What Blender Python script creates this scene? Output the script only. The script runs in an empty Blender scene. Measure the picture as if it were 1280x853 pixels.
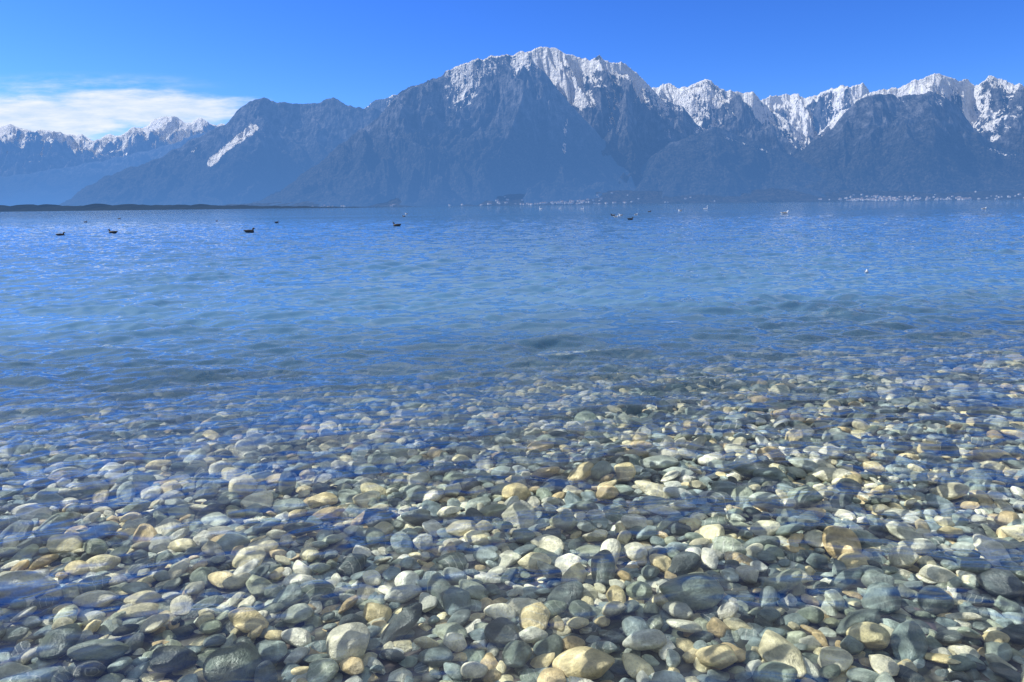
import bpy, math, random
import numpy as np
from mathutils import Matrix, Vector
random.seed(7); rng=np.random.default_rng(11)
scene=bpy.context.scene
try:
    scene.view_settings.view_transform='Standard'; scene.view_settings.look='None'; scene.view_settings.exposure=0
except Exception: pass
F=924.0; EYE=1.5
PITCH=math.atan(169.5/F); ROLL=math.radians(-0.68)
CM=(Matrix.Rotation(math.pi/2-PITCH,4,'X')@Matrix.Rotation(ROLL,4,'Z'))
def pdir(px,py):
    v=CM.to_3x3()@Vector(((px-640)/F,(426.5-py)/F,-1.0)); return v
def slopes(px,py):
    v=pdir(px,py); return v.x/v.y, v.z/v.y
def on_water(px,py):
    v=pdir(px,py); t=-EYE/v.z; return v.x*t, v.y*t
cam_d=bpy.data.cameras.new('camera'); cam=bpy.data.objects.new('camera',cam_d); scene.collection.objects.link(cam)
cam_d.sensor_width=36; cam_d.lens=36*F/1280; cam_d.clip_start=0.05; cam_d.clip_end=80000
cam.matrix_world=Matrix.Translation((0,0,EYE))@CM
scene.camera=cam

# ---------- noise ----------
_perm=rng.permutation(4096); _ang=rng.random(4096)*2*np.pi; _gx=np.cos(_ang); _gy=np.sin(_ang)
def perlin(x,y,seed=0):
    xi=np.floor(x).astype(np.int64); yi=np.floor(y).astype(np.int64); xf=x-xi; yf=y-yi
    def g(ix,iy,dx,dy):
        h=_perm[(ix*1+_perm[(iy+seed*131)&4095])&4095]
        return _gx[h]*dx+_gy[h]*dy
    u=xf**3*(xf*(xf*6-15)+10); v=yf**3*(yf*(yf*6-15)+10)
    a=g(xi,yi,xf,yf); b=g(xi+1,yi,xf-1,yf); c=g(xi,yi+1,xf,yf-1); d=g(xi+1,yi+1,xf-1,yf-1)
    return (a+(b-a)*u)*(1-v)+(c+(d-c)*u)*v
def fbm(x,y,o=5,seed=0,gain=.5):
    s=0;a=1.0
    for i in range(o):
        s=s+a*perlin(x,y,seed+i); x=x*2.03+17.3; y=y*2.03+5.1; a*=gain
    return s*1.4
def ridged(x,y,o=5,seed=0):
    s=0;a=.5;w=1.0
    for i in range(o):
        n=1-np.abs(perlin(x,y,seed+i))*2.0; n=np.clip(n,0,1)**2
        s=s+a*n*w; w=np.clip(n*1.6,0,1); x=x*2.07+7.3; y=y*2.07+3.1; a*=.5
    return s
def sstep(a,b,x):
    t=np.clip((x-a)/(b-a),0,1); return t*t*(3-2*t)

def grid_mesh(name,X,Y,Z,attrs={},smooth=True):
    r,c=X.shape
    me=bpy.data.meshes.new(name)
    co=np.stack([X,Y,Z],-1).reshape(-1,3).astype(np.float32)
    idx=np.arange(r*c).reshape(r,c)
    q=np.stack([idx[:-1,:-1],idx[:-1,1:],idx[1:,1:],idx[1:,:-1]],-1).reshape(-1,4)
    me.vertices.add(len(co)); me.vertices.foreach_set('co',co.ravel())
    me.loops.add(q.size); me.loops.foreach_set('vertex_index',q.ravel().astype(np.int32))
    me.polygons.add(len(q)); me.polygons.foreach_set('loop_start',(np.arange(len(q))*4).astype(np.int32))
    me.update(calc_edges=True)
    me.polygons.foreach_set('use_smooth',np.full(len(q),smooth))
    for k,a in attrs.items():
        at=me.attributes.new(k,'FLOAT','POINT'); at.data.foreach_set('value',a.astype(np.float32).ravel())
    ob=bpy.data.objects.new(name,me); scene.collection.objects.link(ob); return ob

# ---------- node helper ----------
class NT:
    def __init__(s,mat): s.t=mat.node_tree; s.t.nodes.clear()
    def n(s,typ,ins={},**kw):
        nd=s.t.nodes.new(typ)
        for k,v in kw.items(): setattr(nd,k,v)
        for k,v in ins.items():
            sock=nd.inputs[k]
            if isinstance(v,bpy.types.NodeSocket): s.t.links.new(v,sock)
            else: sock.default_value=v
        return nd
    def m(s,op,a,b=0.0,c=0.0,clamp=False):
        nd=s.t.nodes.new('ShaderNodeMath'); nd.operation=op; nd.use_clamp=clamp
        for i,v in enumerate((a,b,c)):
            if isinstance(v,bpy.types.NodeSocket): s.t.links.new(v,nd.inputs[i])
            else: nd.inputs[i].default_value=v
        return nd.outputs[0]
    def vm(s,op,a,b=(0,0,0)):
        nd=s.t.nodes.new('ShaderNodeVectorMath'); nd.operation=op
        for i,v in enumerate((a,b)):
            if isinstance(v,bpy.types.NodeSocket): s.t.links.new(v,nd.inputs[i])
            else: nd.inputs[i].default_value=v
        return nd.outputs[0]
    def mixc(s,f,a,b,blend='MIX'):
        nd=s.t.nodes.new('ShaderNodeMix'); nd.data_type='RGBA'; nd.blend_type=blend
        for i,v in ((0,f),(6,a),(7,b)):
            if isinstance(v,bpy.types.NodeSocket): s.t.links.new(v,nd.inputs[i])
            else: nd.inputs[i].default_value=v
        return nd.outputs[2]
    def mr(s,v,a,b,c=0.0,d=1.0,it='LINEAR'):
        nd=s.n('ShaderNodeMapRange',{'Value':v,'From Min':a,'From Max':b,'To Min':c,'To Max':d}); nd.interpolation_type=it; return nd.outputs[0]
    def noise(s,vec,scale,detail=4,rough=.5):
        return s.n('ShaderNodeTexNoise',{'Vector':vec,'Scale':scale,'Detail':detail,'Roughness':rough})
def mat(name):
    m=bpy.data.materials.new(name); m.use_nodes=True; return m,NT(m)
HAZE=(.11,.285,.69,1)

# ---------- sun & sky ----------
AZ=math.radians(-74); EL=math.radians(46)
S=Vector((math.sin(AZ)*math.cos(EL),math.cos(AZ)*math.cos(EL),math.sin(EL)))
sd=bpy.data.lights.new('sun','SUN'); sd.energy=5.0; sd.angle=math.radians(.5); sd.color=(1,.95,.86)
so=bpy.data.objects.new('sun',sd); so.rotation_euler=S.to_track_quat('Z','Y').to_euler(); so.location=(-20,10,30); scene.collection.objects.link(so)
w=bpy.data.worlds.new('World'); scene.world=w; w.use_nodes=True; W=NT(w)
sky=W.n('ShaderNodeTexSky'); sky.sky_type='NISHITA'; sky.sun_disc=False; sky.sun_elevation=EL; sky.sun_rotation=AZ%(2*math.pi); sky.altitude=400; sky.air_density=1.0; sky.dust_density=.6; sky.ozone_density=3.0
hs=W.n('ShaderNodeHueSaturation',{'Color':sky.outputs[0],'Saturation':1.25,'Value':.135})
tint=W.mixc(1.0,hs.outputs[0],(.72,1.06,1.62,1),'MULTIPLY')
gam=W.n('ShaderNodeGamma',{'Color':tint,'Gamma':1.35})
tint=W.mixc(1.0,gam.outputs[0],(8.4,7.1,7.4,1),'MULTIPLY')
tint=W.mixc(1.0,tint,(.2,.46,.5,1),'ADD')
tc=W.n('ShaderNodeTexCoord')
sep=W.n('ShaderNodeSeparateXYZ',{0:tc.outputs['Generated']})
yy=W.m('MAXIMUM',sep.outputs[1],0.02)
u=W.m('DIVIDE',sep.outputs[0],yy); v=W.m('DIVIDE',sep.outputs[2],yy)
cv=W.n('ShaderNodeCombineXYZ',{0:W.m('MULTIPLY',u,5.0),1:W.m('MULTIPLY',v,26.0)}).outputs[0]
cn=W.noise(cv,1.0,6,.5).outputs[0]; cn2=W.noise(cv,4.0,5,.6).outputs[0]
def ell(px,py,rx,ry,tilt=0.0):
    cu,cv_=slopes(px,py)
    du=W.m('SUBTRACT',u,cu); dv=W.m('SUBTRACT',W.m('SUBTRACT',v,cv_),W.m('MULTIPLY',du,tilt))
    a=W.m('POWER',W.m('ABSOLUTE',W.m('DIVIDE',du,rx/F*1.05)),2.0); b=W.m('POWER',W.m('ABSOLUTE',W.m('DIVIDE',dv,ry/F*1.05)),2.0)
    return W.m('SUBTRACT',1.0,W.m('SQRT',W.m('ADD',a,b)))
m1=ell(170,136,145,25,-.05); m2=ell(40,150,160,33); m3=ell(-120,145,200,38)
mm=W.m('MAXIMUM',W.m('MAXIMUM',m1,m2),m3)
cl=W.m('ADD',mm,W.m('MULTIPLY',W.m('SUBTRACT',cn,.5),1.1)); cl=W.m('ADD',cl,W.m('MULTIPLY',W.m('SUBTRACT',cn2,.5),.4))
cf=W.mr(cl,-.05,.5,0,.96,'SMOOTHSTEP')
wisp=W.m('MULTIPLY',W.mr(ell(90,108,150,14),-.3,.8,0,.35,'SMOOTHSTEP'),W.mr(cn2,.35,.65))
cf=W.m('MAXIMUM',cf,wisp)
cf=W.m('MULTIPLY',cf,W.mr(sep.outputs[1],.05,.2))
zz=W.m('MAXIMUM',sep.outputs[2],0.05)
hx=W.n('ShaderNodeCombineXYZ',{0:W.m('DIVIDE',sep.outputs[0],zz),1:W.m('DIVIDE',sep.outputs[1],zz)}).outputs[0]
ch=W.n('ShaderNodeTexNoise',{'Vector':W.vm('MULTIPLY',hx,(1.5,1.1,1)),'Scale':1.0,'Detail':5.0,'Roughness':.6,'Distortion':.6}).outputs[0]
added_cirrus=W.m('MULTIPLY',W.mr(ch,.36,.62,.17,.90,'SMOOTHSTEP'),W.mr(sep.outputs[2],.28,.37,0,1,'SMOOTHSTEP'))  # added cirrus above the view, unseen, whitens water reflections and ambient light
cf=W.m('MAXIMUM',cf,added_cirrus)
ccol=W.mixc(W.mr(cn2,.35,.7),(6.4,7.8,9.6,1),(9.2,9.6,10.4,1))
fin=W.mixc(cf,tint,ccol)
bg=W.n('ShaderNodeBackground',{'Color':fin,'Strength':0.1})
W.n('ShaderNodeOutputWorld',{'Surface':bg.outputs[0]})

# ---------- mountains ----------
mm_,M=mat('alpine_rock_and_snow')
geo=M.n('ShaderNodeNewGeometry'); pos=geo.outputs['Position']
km=M.vm('MULTIPLY',pos,(.001,.001,.001))
A=lambda n: M.n('ShaderNodeAttribute',attribute_name=n).outputs['Fac']
n1=M.noise(km,9,8,.62).outputs[0]; n2=M.noise(km,38,6,.65).outputs[0]
str_=M.noise(M.vm('MULTIPLY',km,(30,6,8)),1.0,6,.65).outputs[0]
rock=M.mixc(M.mr(n1,.38,.62),(.022,.026,.032,1),(.17,.17,.175,1))
rock=M.mixc(M.mr(str_,.47,.60,0,.65),rock,(.32,.315,.31,1))
z=M.n('ShaderNodeSeparateXYZ',{0:pos}).outputs[2]
forest=M.mixc(M.mr(n2,.40,.60),(.008,.013,.010,1),(.10,.09,.07,1))
forest=M.mixc(M.mr(n1,.40,.60,0,.7),forest,(.015,.02,.014,1))
ff=M.mr(M.m('ADD',z,M.m('MULTIPLY',M.m('SUBTRACT',n1,.5),1400.0)),600,1000)
base=M.mixc(ff,forest,rock)
sn=M.m('ADD',A('snow'),M.m('MULTIPLY',M.m('SUBTRACT',M.m('ADD',M.m('MULTIPLY',n2,.45),M.m('MULTIPLY',str_,.55)),.5),4.4))
sf=M.mr(sn,.45,.62,0,1,'SMOOTHSTEP')
base=M.mixc(sf,base,(.90,.91,.92,1))
bmp=M.n('ShaderNodeBump',{'Height':M.m('ADD',n1,M.m('MULTIPLY',str_,.7)),'Strength':1.0,'Distance':120.0})
pr=M.n('ShaderNodeBsdfPrincipled',{'Base Color':base,'Roughness':.9,'Specular IOR Level':.1,'Normal':bmp.outputs[0]})
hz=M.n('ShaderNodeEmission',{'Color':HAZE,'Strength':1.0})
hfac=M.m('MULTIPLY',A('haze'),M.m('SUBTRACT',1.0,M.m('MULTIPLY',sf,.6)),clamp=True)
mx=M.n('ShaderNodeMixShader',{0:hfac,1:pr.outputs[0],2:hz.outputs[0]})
M.n('ShaderNodeOutputMaterial',{'Surface':mx.outputs[0]})
mm_.cycles.emission_sampling='NONE'

layers={}
def mountain(name,pts,D,W_,snowline,haze0,seed,nc=700,nr=170,rough=1.0,patches=(),snowamp=1.0,jag=1.0):
    a=[];e=[]
    for px,py in pts:
        s_=slopes(px,py); a.append(s_[0]); e.append(s_[1])
    a=np.array(a);e=np.array(e)
    ac=np.linspace(a[0],a[-1],nc)
    ec=np.interp(ac,a,e)
    k=np.ones(5)/5; ec=np.convolve(np.pad(ec,2,'edge'),k,'valid')
    px_=1/F
    ec=ec+px_*jag*(fbm(ac*F/22,ac*0+seed,5,seed,.6)*3.4)
    ec=np.maximum(ec,-.0005)
    tb=np.concatenate([np.linspace(0,1,nr),1+np.linspace(.02,.5,26)])
    wander=fbm(ac*D/1400,ac*0+3.3,3,seed+9)*W_*.12
    T,AC=np.meshgrid(tb,ac,indexing='ij'); EC=np.broadcast_to(ec,T.shape); WD=np.broadcast_to(wander,T.shape)
    Y=D-W_+W_*T+WD*np.clip(T,0,1)
    X=AC*Y
    Yr=D+WD
    H=EC*Yr+EYE
    t=np.clip(T,0,1)
    prof=.62*t+.38*t**2.4
    prof=np.where(T>1,1-(T-1)*1.6,prof)
    wx=fbm(X/1500,Y/1500,3,seed+20)*500
    r1=ridged((X+wx)/1500,(Y)/3600,6,seed)
    r2=ridged((X+wx*.6)/480,(Y)/1300,5,seed+40)
    r3=fbm(X/160,Y/260,4,seed+60)
    env=np.clip(4*t*(1-t),0,1)**.6*np.where(T>1,0,1)
    env2=np.where(T>1,.3,np.clip((1-t)*7,0,1)*sstep(0,.08,t))
    amp=np.clip(H,0,2500)
    Z=H*prof+rough*(amp*.55*(r1-.42)*env+amp*.20*(r2-.4)*env2+amp*.035*r3*env2)
    lim=EC*Y*(1-.03*np.clip((1-t)*3,0,1))+EYE
    Z=np.where(T<.995,np.minimum(Z,lim),Z)
    Z=np.where(t<=.0,-25,Z)
    gy=np.gradient(Z,axis=0)/np.maximum(np.gradient(Y,axis=0),1); gx=np.gradient(Z,axis=1)/np.maximum(np.gradient(X,axis=1),1)
    steep=np.sqrt(gx**2+gy**2)
    sv=(Z+ fbm(X/500,Y/900,4,seed+80)*420-(r2-.45)*1200-(r1-.45)*600-snowline)/700.0 - np.clip(steep-.9,0,2)*.4
    sv=np.clip(sv,-1,1.15)*snowamp
    for (p0,p1,rad,val) in patches:
        a0,e0=slopes(*p0); a1,e1=slopes(*p1)
        EL_=(Z-EYE)/Y
        dx,dy=a1-a0,e1-e0; L=dx*dx+dy*dy+1e-12
        tt=np.clip(((AC-a0)*dx+(EL_-e0)*dy)/L,0,1)
        d=np.sqrt((AC-a0-tt*dx)**2+(EL_-e0-tt*dy)**2)*F*(1+.35*fbm(AC*60,EL_*60,3,seed+5))
        sv=np.maximum(sv,-1+(1+val)*np.clip(1-(d-rad*.5)/(rad),0,1))
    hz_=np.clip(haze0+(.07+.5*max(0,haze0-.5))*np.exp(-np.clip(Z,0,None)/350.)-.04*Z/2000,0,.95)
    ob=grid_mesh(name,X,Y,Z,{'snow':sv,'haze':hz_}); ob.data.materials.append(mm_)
    layers[name]=layers.get(name,[])+[(X,Y,Z,T)]
    return ob

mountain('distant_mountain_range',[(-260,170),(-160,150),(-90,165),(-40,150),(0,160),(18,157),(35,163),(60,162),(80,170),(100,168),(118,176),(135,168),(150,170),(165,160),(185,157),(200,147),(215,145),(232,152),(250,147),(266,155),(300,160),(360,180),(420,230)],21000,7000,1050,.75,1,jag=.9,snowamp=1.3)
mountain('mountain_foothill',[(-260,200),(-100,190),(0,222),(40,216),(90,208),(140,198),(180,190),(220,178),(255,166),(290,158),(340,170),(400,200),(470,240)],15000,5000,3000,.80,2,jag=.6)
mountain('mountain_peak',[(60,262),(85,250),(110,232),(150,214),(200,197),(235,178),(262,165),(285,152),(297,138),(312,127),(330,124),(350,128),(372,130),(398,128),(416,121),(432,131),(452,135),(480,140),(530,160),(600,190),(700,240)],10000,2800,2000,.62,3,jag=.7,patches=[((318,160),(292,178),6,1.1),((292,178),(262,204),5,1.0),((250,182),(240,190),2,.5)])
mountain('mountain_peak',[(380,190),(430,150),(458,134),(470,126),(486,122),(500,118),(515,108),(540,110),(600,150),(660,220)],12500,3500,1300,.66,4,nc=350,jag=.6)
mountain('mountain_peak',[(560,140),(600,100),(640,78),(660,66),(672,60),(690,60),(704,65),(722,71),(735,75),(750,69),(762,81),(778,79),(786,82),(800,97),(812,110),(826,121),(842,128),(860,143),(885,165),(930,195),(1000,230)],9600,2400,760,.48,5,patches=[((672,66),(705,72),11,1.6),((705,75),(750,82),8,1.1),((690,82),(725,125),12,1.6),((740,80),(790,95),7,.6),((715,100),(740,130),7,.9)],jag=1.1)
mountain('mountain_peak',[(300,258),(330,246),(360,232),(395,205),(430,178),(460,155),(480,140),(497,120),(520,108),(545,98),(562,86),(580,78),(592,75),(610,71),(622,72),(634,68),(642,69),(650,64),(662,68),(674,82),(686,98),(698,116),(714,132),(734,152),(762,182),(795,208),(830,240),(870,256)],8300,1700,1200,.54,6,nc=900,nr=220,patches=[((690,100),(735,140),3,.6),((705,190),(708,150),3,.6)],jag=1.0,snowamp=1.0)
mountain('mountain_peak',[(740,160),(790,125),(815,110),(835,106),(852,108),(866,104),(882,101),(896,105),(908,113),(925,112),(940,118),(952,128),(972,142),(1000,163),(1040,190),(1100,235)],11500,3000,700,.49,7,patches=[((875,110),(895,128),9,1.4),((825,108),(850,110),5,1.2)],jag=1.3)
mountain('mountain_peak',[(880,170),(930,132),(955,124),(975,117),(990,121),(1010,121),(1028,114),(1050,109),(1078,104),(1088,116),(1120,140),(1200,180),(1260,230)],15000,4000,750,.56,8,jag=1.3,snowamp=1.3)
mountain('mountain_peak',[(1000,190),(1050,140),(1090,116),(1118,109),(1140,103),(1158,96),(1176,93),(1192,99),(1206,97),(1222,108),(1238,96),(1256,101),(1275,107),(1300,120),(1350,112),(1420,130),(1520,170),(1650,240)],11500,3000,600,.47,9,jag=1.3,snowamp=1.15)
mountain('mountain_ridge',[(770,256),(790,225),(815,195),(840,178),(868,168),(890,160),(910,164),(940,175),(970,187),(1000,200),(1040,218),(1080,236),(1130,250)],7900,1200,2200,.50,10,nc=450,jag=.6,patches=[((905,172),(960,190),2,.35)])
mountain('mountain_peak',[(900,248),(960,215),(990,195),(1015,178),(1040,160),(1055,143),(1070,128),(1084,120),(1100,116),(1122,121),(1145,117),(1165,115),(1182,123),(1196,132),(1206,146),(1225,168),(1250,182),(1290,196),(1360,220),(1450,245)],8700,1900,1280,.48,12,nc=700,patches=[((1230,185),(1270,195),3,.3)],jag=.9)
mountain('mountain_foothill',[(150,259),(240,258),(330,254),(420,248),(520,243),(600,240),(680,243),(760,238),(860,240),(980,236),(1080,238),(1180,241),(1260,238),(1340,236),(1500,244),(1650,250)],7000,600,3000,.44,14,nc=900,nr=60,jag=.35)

# far shore strip
fm,N=mat('wooded_shore')
g=N.n('ShaderNodeNewGeometry'); nn=N.noise(g.outputs['Position'],.03,4).outputs[0]
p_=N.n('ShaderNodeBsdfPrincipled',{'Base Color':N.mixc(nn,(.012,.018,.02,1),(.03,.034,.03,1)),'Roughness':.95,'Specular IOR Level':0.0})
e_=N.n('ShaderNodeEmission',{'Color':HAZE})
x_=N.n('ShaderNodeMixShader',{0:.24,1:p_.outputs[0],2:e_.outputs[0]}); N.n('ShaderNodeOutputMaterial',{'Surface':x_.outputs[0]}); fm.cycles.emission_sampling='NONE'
xs=np.linspace(-6500,-500,900); ts=np.linspace(0,1,14)
TT,XX=np.meshgrid(ts,xs,indexing='ij')
hh=36*sstep(-500,-2400,XX)*(.8+.4*fbm(XX/60,XX*0,4,3))
ZZ=hh*np.sin(np.pi*np.clip(TT,0,1))**.6-.6+fbm(XX/30,TT*6,3,5)*2*np.sin(np.pi*TT)
YY=4200+TT*500+0*XX
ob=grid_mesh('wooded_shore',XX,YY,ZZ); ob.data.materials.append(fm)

# village
def house_mass():
    V=[];Fc=[];MI=[]
    def add(cx,cy,cz,wd,dp,h,rot):
        b=len(V); c,s=math.cos(rot),math.sin(rot)
        rh=h+wd*.3
        loc=[(-wd/2,-dp/2,-6),(wd/2,-dp/2,-6),(wd/2,dp/2,-6),(-wd/2,dp/2,-6),(-wd/2,-dp/2,h),(wd/2,-dp/2,h),(wd/2,dp/2,h),(-wd/2,dp/2,h),(0,-dp/2,rh),(0,dp/2,rh)]
        for x,y,z in loc: V.append((cx+x*c-y*s,cy+x*s+y*c,cz+z))
        for f,m in (((0,1,5,8,4),0),((2,3,7,9,6),0),((1,2,6,5),0),((3,0,4,7),0),((5,6,9,8),1),((7,4,8,9),1)):
            Fc.append([b+i for i in f]); MI.append(m)
    X,Y,Z,T=layers['mountain_foothill'][1]
    A_=X/Y
    zones=[(430,640,36),(560,800,90),(640,760,40),(1060,1215,320),(1080,1280,80),(395,430,8)]
    for x0,x1,n in zones:
        a0,_=slopes(x0,257); a1,_=slopes(x1,250)
        for i in range(n):
            aa=random.gauss((a0+a1)/2,(a1-a0)/3.6)
            col=int(np.argmin(np.abs(A_[0]-aa)))
            row=random.randint(3,int(6+48*random.random()**1.3))
            if Z[row,col]<2: continue
            h=random.uniform(5,11); wd=random.uniform(9,20)
            add(X[row,col],Y[row,col],Z[row,col],wd,wd*random.uniform(1.,1.7),h,random.uniform(0,6))
    me=bpy.data.meshes.new('village'); me.from_pydata(V,[],Fc); 
    for nm,col in (('plaster_wall',(.70,.68,.65,1)),('tile_roof',(.22,.16,.14,1))):
        m,Q=mat(nm); ns=Q.noise(Q.n('ShaderNodeNewGeometry').outputs['Position'],.05,2).outputs[0]
        p=Q.n('ShaderNodeBsdfPrincipled',{'Base Color':Q.mixc(ns,col,tuple(c*.5 for c in col[:3])+(1,)),'Roughness':.8})
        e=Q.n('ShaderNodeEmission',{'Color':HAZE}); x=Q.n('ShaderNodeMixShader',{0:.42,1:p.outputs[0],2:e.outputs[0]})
        Q.n('ShaderNodeOutputMaterial',{'Surface':x.outputs[0]}); m.cycles.emission_sampling='NONE'; me.materials.append(m)
    me.polygons.foreach_set('material_index',MI)
    ob=bpy.data.objects.new('village',me); scene.collection.objects.link(ob)
house_mass()

# ---------- lake bed ----------
def bed(x,y):
    d=y-.24*x-1.0
    return np.where(d<0,-d*.10, -(.045*d+.004*np.clip(d,0,8)**2))-.08*sstep(0,1.2,d)+.03*fbm(x/1.3,y/1.3,3,90)
ys=np.concatenate([np.linspace(-40,0,30),np.linspace(.2,16,180),16*np.exp(np.linspace(.02,math.log(9000/16),60))])
sx=np.linspace(-1.5,1.5,260)
YG,SX=np.meshgrid(ys,sx,indexing='ij'); XG=SX*(np.abs(YG)+6)
ZG=bed(XG,np.minimum(YG,40)); ZG=np.where(YG>16,np.minimum(ZG,-1.5-YG*.004),ZG); ZG=np.maximum(ZG,-30)
ob=grid_mesh('lake_bed',XG,YG,ZG)
bm_,B=mat('gravel'); gp=B.n('ShaderNodeNewGeometry').outputs['Position']
vo=B.n('ShaderNodeTexVoronoi',{'Vector':gp,'Scale':16.0}); 
cc=B.mixc(B.mr(vo.outputs['Distance'],.1,.6),(.2,.19,.15,1),(.04,.04,.035,1))
cc=B.mixc(.3,cc,vo.outputs['Color'],'MULTIPLY')
bb=B.n('ShaderNodeBump',{'Height':vo.outputs['Distance'],'Strength':1.0,'Distance':-.03})
pb=B.n('ShaderNodeBsdfPrincipled',{'Base Color':cc,'Roughness':.8,'Normal':bb.outputs[0]}); B.n('ShaderNodeOutputMaterial',{'Surface':pb.outputs[0]})
ob.data.materials.append(bm_)

# ---------- pebbles ----------
pm,P=mat('pebble_stone')
oi=P.n('ShaderNodeObjectInfo'); rnd=oi.outputs['Random']
tcp=P.n('ShaderNodeTexCoord').outputs['Object']
off=P.n('ShaderNodeCombineXYZ',{0:P.m('MULTIPLY',rnd,97.0),1:P.m('MULTIPLY',rnd,311.0),2:P.m('MULTIPLY',rnd,53.0)}).outputs[0]
vc=P.vm('ADD',tcp,off)
cr=P.n('ShaderNodeValToRGB',{0:rnd}); el=cr.color_ramp; el.interpolation='CONSTANT'
cols=[(.26,.33,.35),(.62,.62,.53),(.09,.12,.135),(.82,.75,.52),(.36,.43,.43),(.14,.18,.19),(.88,.85,.72),(.33,.36,.28),(.50,.56,.54),(.66,.52,.31),(.21,.28,.31),(.90,.88,.79),(.44,.49,.41),(.07,.09,.10),(.68,.70,.66),(.27,.33,.29),(.80,.68,.42),(.34,.42,.44),(.15,.19,.175),(.62,.58,.43)]
while len(el.elements)<len(cols): el.elements.new(.5)
for i,c in enumerate(cols): el.elements[i].position=i/len(cols); el.elements[i].color=c+(1,)
pn=P.noise(vc,1.6,5,.65).outputs[0]; pn2=P.noise(vc,9.0,4,.7).outputs[0]
c1=P.mixc(P.mr(pn,.35,.65),P.mixc(1.0,cr.outputs[0],(.68,.68,.62,1),'MULTIPLY'),P.mixc(1.0,cr.outputs[0],(1.2,1.17,1.08,1),'MULTIPLY'))
c1=P.mixc(P.mr(pn2,.52,.7,0,.55),c1,P.mixc(1.0,cr.outputs[0],(.4,.4,.38,1),'MULTIPLY'))
wv=P.n('ShaderNodeTexWave',{'Vector':vc,'Scale':.7,'Distortion':6.0,'Detail':4.0,'Detail Scale':1.2})
vein=P.m('MULTIPLY',P.mr(wv.outputs['Fac'],.95,.995),P.mr(P.m('FRACT',P.m('MULTIPLY',rnd,37.0)),.78,.85))
c1=P.mixc(P.m('MULTIPLY',vein,.5),c1,(.7,.69,.63,1))
alg=P.mr(P.noise(P.n('ShaderNodeNewGeometry').outputs['Position'],.9,3).outputs[0],.4,.7,0,.55)
c1=P.mixc(alg,c1,P.mixc(1.0,c1,(.98,.90,.6,1),'MULTIPLY'))
pbm=P.n('ShaderNodeBump',{'Height':P.m('ADD',pn,P.m('MULTIPLY',pn2,.3)),'Strength':.4,'Distance':.2})
pp=P.n('ShaderNodeBsdfPrincipled',{'Base Color':c1,'Roughness':.38,'Normal':pbm.outputs[0]}); P.n('ShaderNodeOutputMaterial',{'Surface':pp.outputs[0]})
import bmesh
col=bpy.data.collections.new('pebble_shapes')
NS=18
for i in range(NS):
    bm=bmesh.new(); bmesh.ops.create_icosphere(bm,subdivisions=4,radius=1)
    co=np.array([v.co[:] for v in bm.verts])
    ph=rng.random((3,3))*6
    r=1+.10*np.sin(co@np.array([2.1,1.3,.7])+ph[0,0])+.08*np.sin(co@np.array([-1.2,2.6,1.9])+ph[0,1])+.05*np.sin(co@np.array([3.1,-3.3,2.2])+ph[0,2])
    co*=r[:,None]
    for k in range(8):
        nrm=rng.normal(size=3); nrm/=np.linalg.norm(nrm); o=rng.uniform(.72,.97)
        d=co@nrm-o; over=np.clip(d,0,None); co-=np.outer(over*.85,nrm)
    co*=np.array([1,rng.uniform(.60,.88),rng.uniform(.36,.58)])
    for v_,c_ in zip(bm.verts,co): v_.co=c_
    for f in bm.faces: f.smooth=True
    me=bpy.data.meshes.new('pebble_shape'); bm.to_mesh(me); bm.free(); me.materials.append(pm)
    o_=bpy.data.objects.new('pebble_shape_%02d'%i,me); col.objects.link(o_)
pts=[];rad=[]
cell=.21; G={}
YM=13.0
classes=[(.09,.115,110),(.070,.09,2400),(.050,.070,8500),(.036,.050,22000),(.023,.036,28000)]
for lo,hi,n in classes:
    for _ in range(n):
        y=.9+(YM-.9)*math.sqrt(random.random()); x=random.uniform(-1,1)*(.85*y+1.6)
        r=random.uniform(lo,hi); ci,cj=int(x//cell),int(y//cell); ok=True
        for i in (ci-1,ci,ci+1):
            for j in (cj-1,cj,cj+1):
                for (a,b,c) in G.get((i,j),()):
                    if (a-x)**2+(b-y)**2<(.74*(c+r))**2: ok=False;break
                if not ok:break
            if not ok:break
        if ok:
            G.setdefault((ci,cj),[]).append((x,y,r)); pts.append((x,y)); rad.append(r)
pts=np.array(pts);rad=np.array(rad); n1_=len(pts)
gx_,gy_=np.meshgrid(np.arange(-9,9,.068),np.arange(.9,9,.068)); ux=gx_.ravel()+rng.uniform(-.03,.03,gx_.size); uy=gy_.ravel()+rng.uniform(-.03,.03,gx_.size)
k_=np.abs(ux)<.85*uy+1.6; ux=ux[k_];uy=uy[k_]
ur=rng.uniform(.03,.055,len(ux))
PX=np.concatenate([pts[:,0],ux]);PY=np.concatenate([pts[:,1],uy]);PR=np.concatenate([rad*1.12,ur])
PZ=bed(PX,PY)+np.concatenate([rad*.45+rng.uniform(-.01,.02,n1_),-.006+0*ur])
n_=len(PX); print('pebbles',n_)
rot=np.stack([rng.normal(0,.24,n_),rng.normal(0,.24,n_),rng.uniform(0,6.28,n_)],-1)
scl=PR[:,None]*np.stack([rng.uniform(.95,1.4,n_),rng.uniform(.85,1.15,n_),rng.uniform(.8,1.25,n_)],-1)
me=bpy.data.meshes.new('pebbles'); me.vertices.add(n_); me.vertices.foreach_set('co',np.stack([PX,PY,PZ],-1).astype(np.float32).ravel())
a=me.attributes.new('rot','FLOAT_VECTOR','POINT'); a.data.foreach_set('vector',rot.astype(np.float32).ravel())
a=me.attributes.new('scl','FLOAT_VECTOR','POINT'); a.data.foreach_set('vector',scl.astype(np.float32).ravel())
a=me.attributes.new('idx','INT','POINT'); a.data.foreach_set('value',rng.integers(0,NS,n_).astype(np.int32))
po=bpy.data.objects.new('pebbles',me); scene.collection.objects.link(po)
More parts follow.
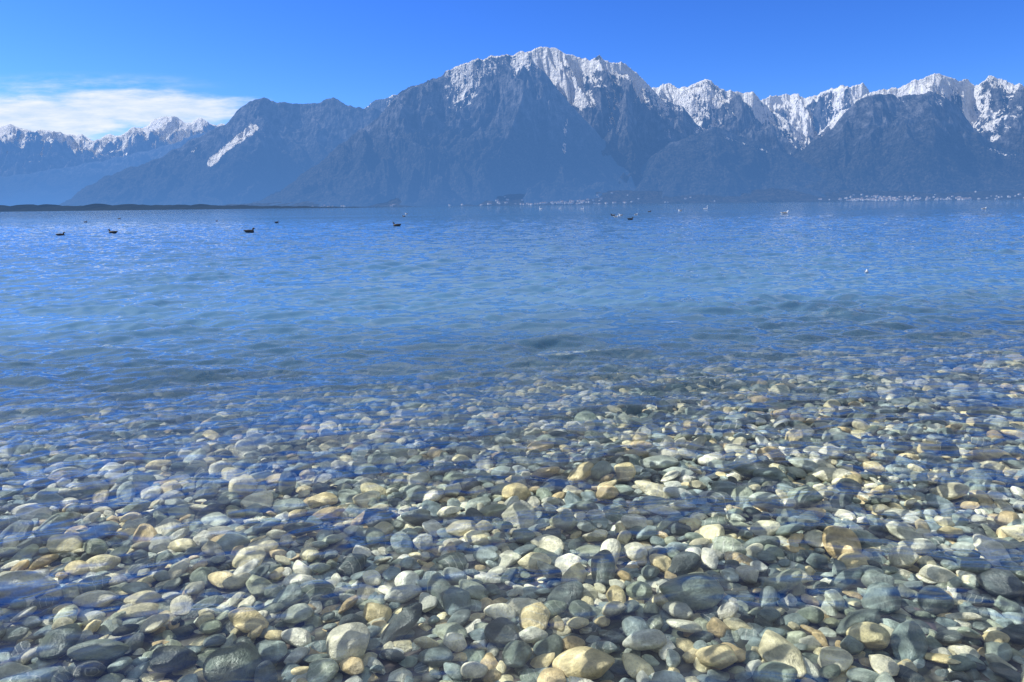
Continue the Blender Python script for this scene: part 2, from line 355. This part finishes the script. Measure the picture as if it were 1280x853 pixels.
ng=bpy.data.node_groups.new('scatter_pebbles','GeometryNodeTree')
ng.interface.new_socket('Geometry',in_out='INPUT',socket_type='NodeSocketGeometry'); ng.interface.new_socket('Geometry',in_out='OUTPUT',socket_type='NodeSocketGeometry')
gi=ng.nodes.new('NodeGroupInput'); go=ng.nodes.new('NodeGroupOutput'); ip=ng.nodes.new('GeometryNodeInstanceOnPoints')
ci_=ng.nodes.new('GeometryNodeCollectionInfo'); ci_.inputs['Collection'].default_value=col; ci_.inputs['Separate Children'].default_value=True; ci_.inputs['Reset Children'].default_value=True
def na(nm,t):
    q=ng.nodes.new('GeometryNodeInputNamedAttribute'); q.data_type=t; q.inputs['Name'].default_value=nm
    return [o for o in q.outputs if o.enabled and o.name=='Attribute'][0]
er=ng.nodes.new('FunctionNodeEulerToRotation')
L=ng.links.new
L(gi.outputs[0],ip.inputs['Points']); L(ci_.outputs[0],ip.inputs['Instance']); ip.inputs['Pick Instance'].default_value=True
L(na('idx','INT'),ip.inputs['Instance Index']); L(na('rot','FLOAT_VECTOR'),er.inputs[0]); L(er.outputs[0],ip.inputs['Rotation']); L(na('scl','FLOAT_VECTOR'),ip.inputs['Scale']); L(ip.outputs[0],go.inputs[0])
md=po.modifiers.new('scatter','NODES'); md.node_group=ng

# ---------- water ----------
wy=np.concatenate([np.linspace(-8,1.3,16),1.3*np.exp(np.linspace(.003,math.log(140/1.3),1500)),140*np.exp(np.linspace(.02,math.log(22000/140),90))])
ws=np.linspace(-1,1,760)
WY,WS=np.meshgrid(wy,ws,indexing='ij'); WX=WS*(np.abs(WY)*.95+2.0)
far=WY>140
WX=np.where(far,WS*(140*.95+2.0+(WY-140)*1.4),WX)
WZ=np.zeros_like(WX)
dr=math.log(140/1.3)/1500*np.clip(WY,1.3,140)
nw=90
mod=.9+.7*fbm(WX/3.0,WY/2.0,3,120)
mod=np.clip(mod,.3,1.6)
wf=sstep(2.5,12,WY)
for i in range(nw):
    lam=.08*(1.3/.08)**(rng.random()); kk=2*math.pi/lam
    th=rng.normal(math.radians(98),.45)
    sl=.029 if lam<.5 else .024
    loc=np.clip((lam/dr-2.5)/3.0,0,1)
    phs=rng.random()*6.28
    arg=kk*(WX*math.cos(th)+WY*math.sin(th))+phs
    WZ+=sl/kk*1.41*loc*np.sin(arg)*(.56+.64*wf)
WZ*=mod
WZ=np.where(far,0,WZ)
lake=grid_mesh('lake_water',WX,WY,WZ)
wm,Q=mat('lake_water')
ge=Q.n('ShaderNodeNewGeometry'); ps=ge.outputs['Position']; sp=Q.n('ShaderNodeSeparateXYZ',{0:ps})
X_,Y_=sp.outputs[0],sp.outputs[1]
flat=Q.n('ShaderNodeCombineXYZ',{0:X_,1:Y_}).outputs[0]
na1=Q.noise(Q.vm('MULTIPLY',flat,(1.6,3.0,1)),1.0,2,.6).outputs['Color']
na2=Q.noise(Q.vm('MULTIPLY',flat,(6.0,10.0,1)),1.0,1,.5).outputs['Color']
s1=Q.vm('SUBTRACT',na1,(.5,.5,.5)); s2=Q.vm('SUBTRACT',na2,(.5,.5,.5))
amp1=Q.mr(Y_,12,70,0,.42); amp2=Q.mr(Y_,2,24,.05,.42)
patch=Q.mr(Q.noise(Q.vm('MULTIPLY',flat,(.012,.05,1)),1.0,3,.55).outputs[0],.3,.7,.35,1.6)
def sc(v_,f):
    nd=Q.n('ShaderNodeVectorMath',operation='SCALE'); Q.t.links.new(v_,nd.inputs[0]); Q.t.links.new(f,nd.inputs['Scale']); return nd.outputs[0]
sl_=Q.vm('ADD',sc(s1,Q.m('MULTIPLY',amp1,patch)),sc(s2,Q.m('MULTIPLY',amp2,patch)))
sl_=Q.vm('MULTIPLY',sl_,(.8,1,0))
Nn=Q.vm('NORMALIZE',Q.vm('ADD',ge.outputs['Normal'],sl_))
dep=Q.m('SUBTRACT',Y_,Q.m('MULTIPLY',X_,.24))
dn=Q.noise(Q.vm('MULTIPLY',flat,(.35,.7,1)),1.0,2).outputs[0]
dep=Q.m('ADD',dep,Q.m('MULTIPLY',Q.m('SUBTRACT',dn,.5),1.8))
df=Q.mr(dep,4.2,11.5,0.0,1.0)
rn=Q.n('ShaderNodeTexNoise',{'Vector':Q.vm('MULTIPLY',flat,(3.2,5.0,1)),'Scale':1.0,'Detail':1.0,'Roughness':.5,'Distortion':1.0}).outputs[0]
caustic_net=Q.m('SUBTRACT',1.0,Q.m('MULTIPLY',Q.m('ABSOLUTE',Q.m('SUBTRACT',rn,.5)),7.5),clamp=True)
caustic_tint=Q.m('ADD',.89,Q.m('MULTIPLY',Q.m('POWER',caustic_net,2.0),.62))  # wave-focused light net painted into the water's transparent colour
tcol=Q.n('ShaderNodeCombineXYZ',{0:Q.m('MULTIPLY',caustic_tint,.96),1:caustic_tint,2:caustic_tint}).outputs[0]
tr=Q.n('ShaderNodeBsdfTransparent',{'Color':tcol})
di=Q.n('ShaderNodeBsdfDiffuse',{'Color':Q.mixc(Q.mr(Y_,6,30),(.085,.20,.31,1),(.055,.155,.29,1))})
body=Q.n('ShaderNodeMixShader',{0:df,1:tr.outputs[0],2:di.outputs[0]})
fr=Q.n('ShaderNodeFresnel',{'IOR':1.42,'Normal':Nn})
gl=Q.n('ShaderNodeBsdfGlossy',{'Color':(1,1,1,1),'Roughness':.03,'Normal':Nn})
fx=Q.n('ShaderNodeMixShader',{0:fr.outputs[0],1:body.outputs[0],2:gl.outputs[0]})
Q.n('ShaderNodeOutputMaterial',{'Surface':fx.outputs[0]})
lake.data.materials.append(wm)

# ---------- birds ----------
def feather(name,c,c2):
    m,R=mat(name); nz=R.noise(R.n('ShaderNodeTexCoord').outputs['Object'],14,4).outputs[0]
    p=R.n('ShaderNodeBsdfPrincipled',{'Base Color':R.mixc(nz,c+(1,),c2+(1,)),'Roughness':.6}); R.n('ShaderNodeOutputMaterial',{'Surface':p.outputs[0]}); return m
fd=feather('dark_feathers',(.012,.011,.012),(.04,.034,.03)); fw=feather('white_feathers',(.78,.78,.76),(.65,.65,.64)); fb=feather('bill_horn',(.35,.2,.05),(.25,.13,.04)); fg=feather('flank_feathers',(.16,.14,.12),(.3,.28,.25))
def loft(bm,rings,mi,seg=14):
    allr=[]
    for k,(c,rx,rz,tilt) in enumerate(rings):
        vs=[]
        for s in range(seg):
            t=2*math.pi*s/seg
            yv=rx*math.cos(t); zv=rz*math.sin(t)
            vs.append(bm.verts.new((c[0]-zv*math.sin(tilt),yv,c[1]+zv*math.cos(tilt))))
        allr.append(vs)
    for a,b in zip(allr,allr[1:]):
        for s in range(seg):
            f=bm.faces.new((a[s],a[(s+1)%seg],b[(s+1)%seg],b[s])); f.material_index=mi; f.smooth=True
    for r_,fl in ((allr[0],True),(allr[-1],False)):
        f=bm.faces.new(r_ if not fl else r_[::-1]); f.material_index=mi
def bird_mesh(name,body,flank,long=False):
    bm=bmesh.new()
    loft(bm,[((-.30,.125),.012,.006,0),((-.26,.11),.045,.02,0),((-.20,.085),.085,.055,0),((-.10,.065),.115,.095,0),((0,.06),.125,.105,0),((.10,.06),.115,.10,0),((.17,.065),.085,.08,0),((.215,.07),.04,.04,0)],0)
    for sgn in (-1,1):
        b2=bmesh.new(); loft(b2,[((-.27,.135),.006,.006,0),((-.2,.125),.02,.03,0),((-.08,.10),.028,.055,0),((.04,.095),.028,.06,0),((.11,.09),.012,.03,0)],1,10)
        tmp=bpy.data.meshes.new('t'); b2.to_mesh(tmp); b2.free()
        for v_ in tmp.vertices: v_.co.y+=sgn*.10
        bm.from_mesh(tmp); bpy.data.meshes.remove(tmp)
    if long: neck=[((.15,.07),.05,.05,1.2),((.21,.14),.035,.035,1.3),((.22,.22),.026,.026,1.6),((.19,.31),.022,.022,1.8),((.18,.39),.022,.022,1.4),((.21,.45),.028,.028,.6),((.25,.45),.03,.028,.0),((.29,.435),.018,.016,0)]
    else: neck=[((.12,.09),.065,.065,1.0),((.165,.14),.046,.046,1.4),((.175,.175),.038,.038,1.5),((.185,.205),.042,.042,1.1),((.21,.225),.044,.044,.4),((.242,.22),.036,.034,0),((.262,.215),.016,.014,0)]
    loft(bm,neck,0,12)
    e=neck[-1][0]
    loft(bm,[((e[0]-.01,e[1]),.014,.012,0),((e[0]+.03,e[1]-.006),.012,.006,0),((e[0]+.062,e[1]-.01),.006,.003,0)],2,8)
    bmesh.ops.recalc_face_normals(bm,faces=bm.faces)
    me=bpy.data.meshes.new(name); bm.to_mesh(me); bm.free()
    for m in (body,flank,fb): me.materials.append(m)
    return me
dm=bird_mesh('duck',fd,fd); dm2=bird_mesh('duck_grey',fd,fg); sm=bird_mesh('swan',fw,fw,True); gm=bird_mesh('gull',fw,fg)
def put(name,me,px,py,s,yaw):
    x,y=on_water(px,py); o=bpy.data.objects.new(name,me); o.location=(x,y,-.012*s); o.scale=(s,)*3; o.rotation_euler=(0,0,math.radians(yaw)); scene.collection.objects.link(o)
for px,py,s,yaw,k in [(76,295,.95,15,0),(141,292,1.15,175,0),(312,291,1.25,5,0),(346,279,.95,60,0),(496,283,1.25,175,0),(271,277,.7,80,1),(149,274,1.0,10,1),(107,278,.8,20,1),(788,275,1.1,10,0),(505,271,1.0,170,1),(766,270,1.2,190,1),(812,265,1.2,0,1)]:
    put('duck',dm if k==0 else dm2,px,py,s,yaw)
for px,py,s,yaw in [(770,272,1.0,0),(776,270,1.1,170),(508,268,1.1,180),(981,268,1.9,0),(795,269,1.0,20),(1230,262,1.5,0),(850,264,1.6,180)]:
    put('gull',gm,px,py,s,yaw)
for px,py,s,yaw in [(700,261,2.0,0),(676,262,2.2,180),(728,262,1.8,0),(882,262,2.,10)]:
    put('swan',sm,px,py,s,yaw)
put('gull',gm,1083,341,.28,60)
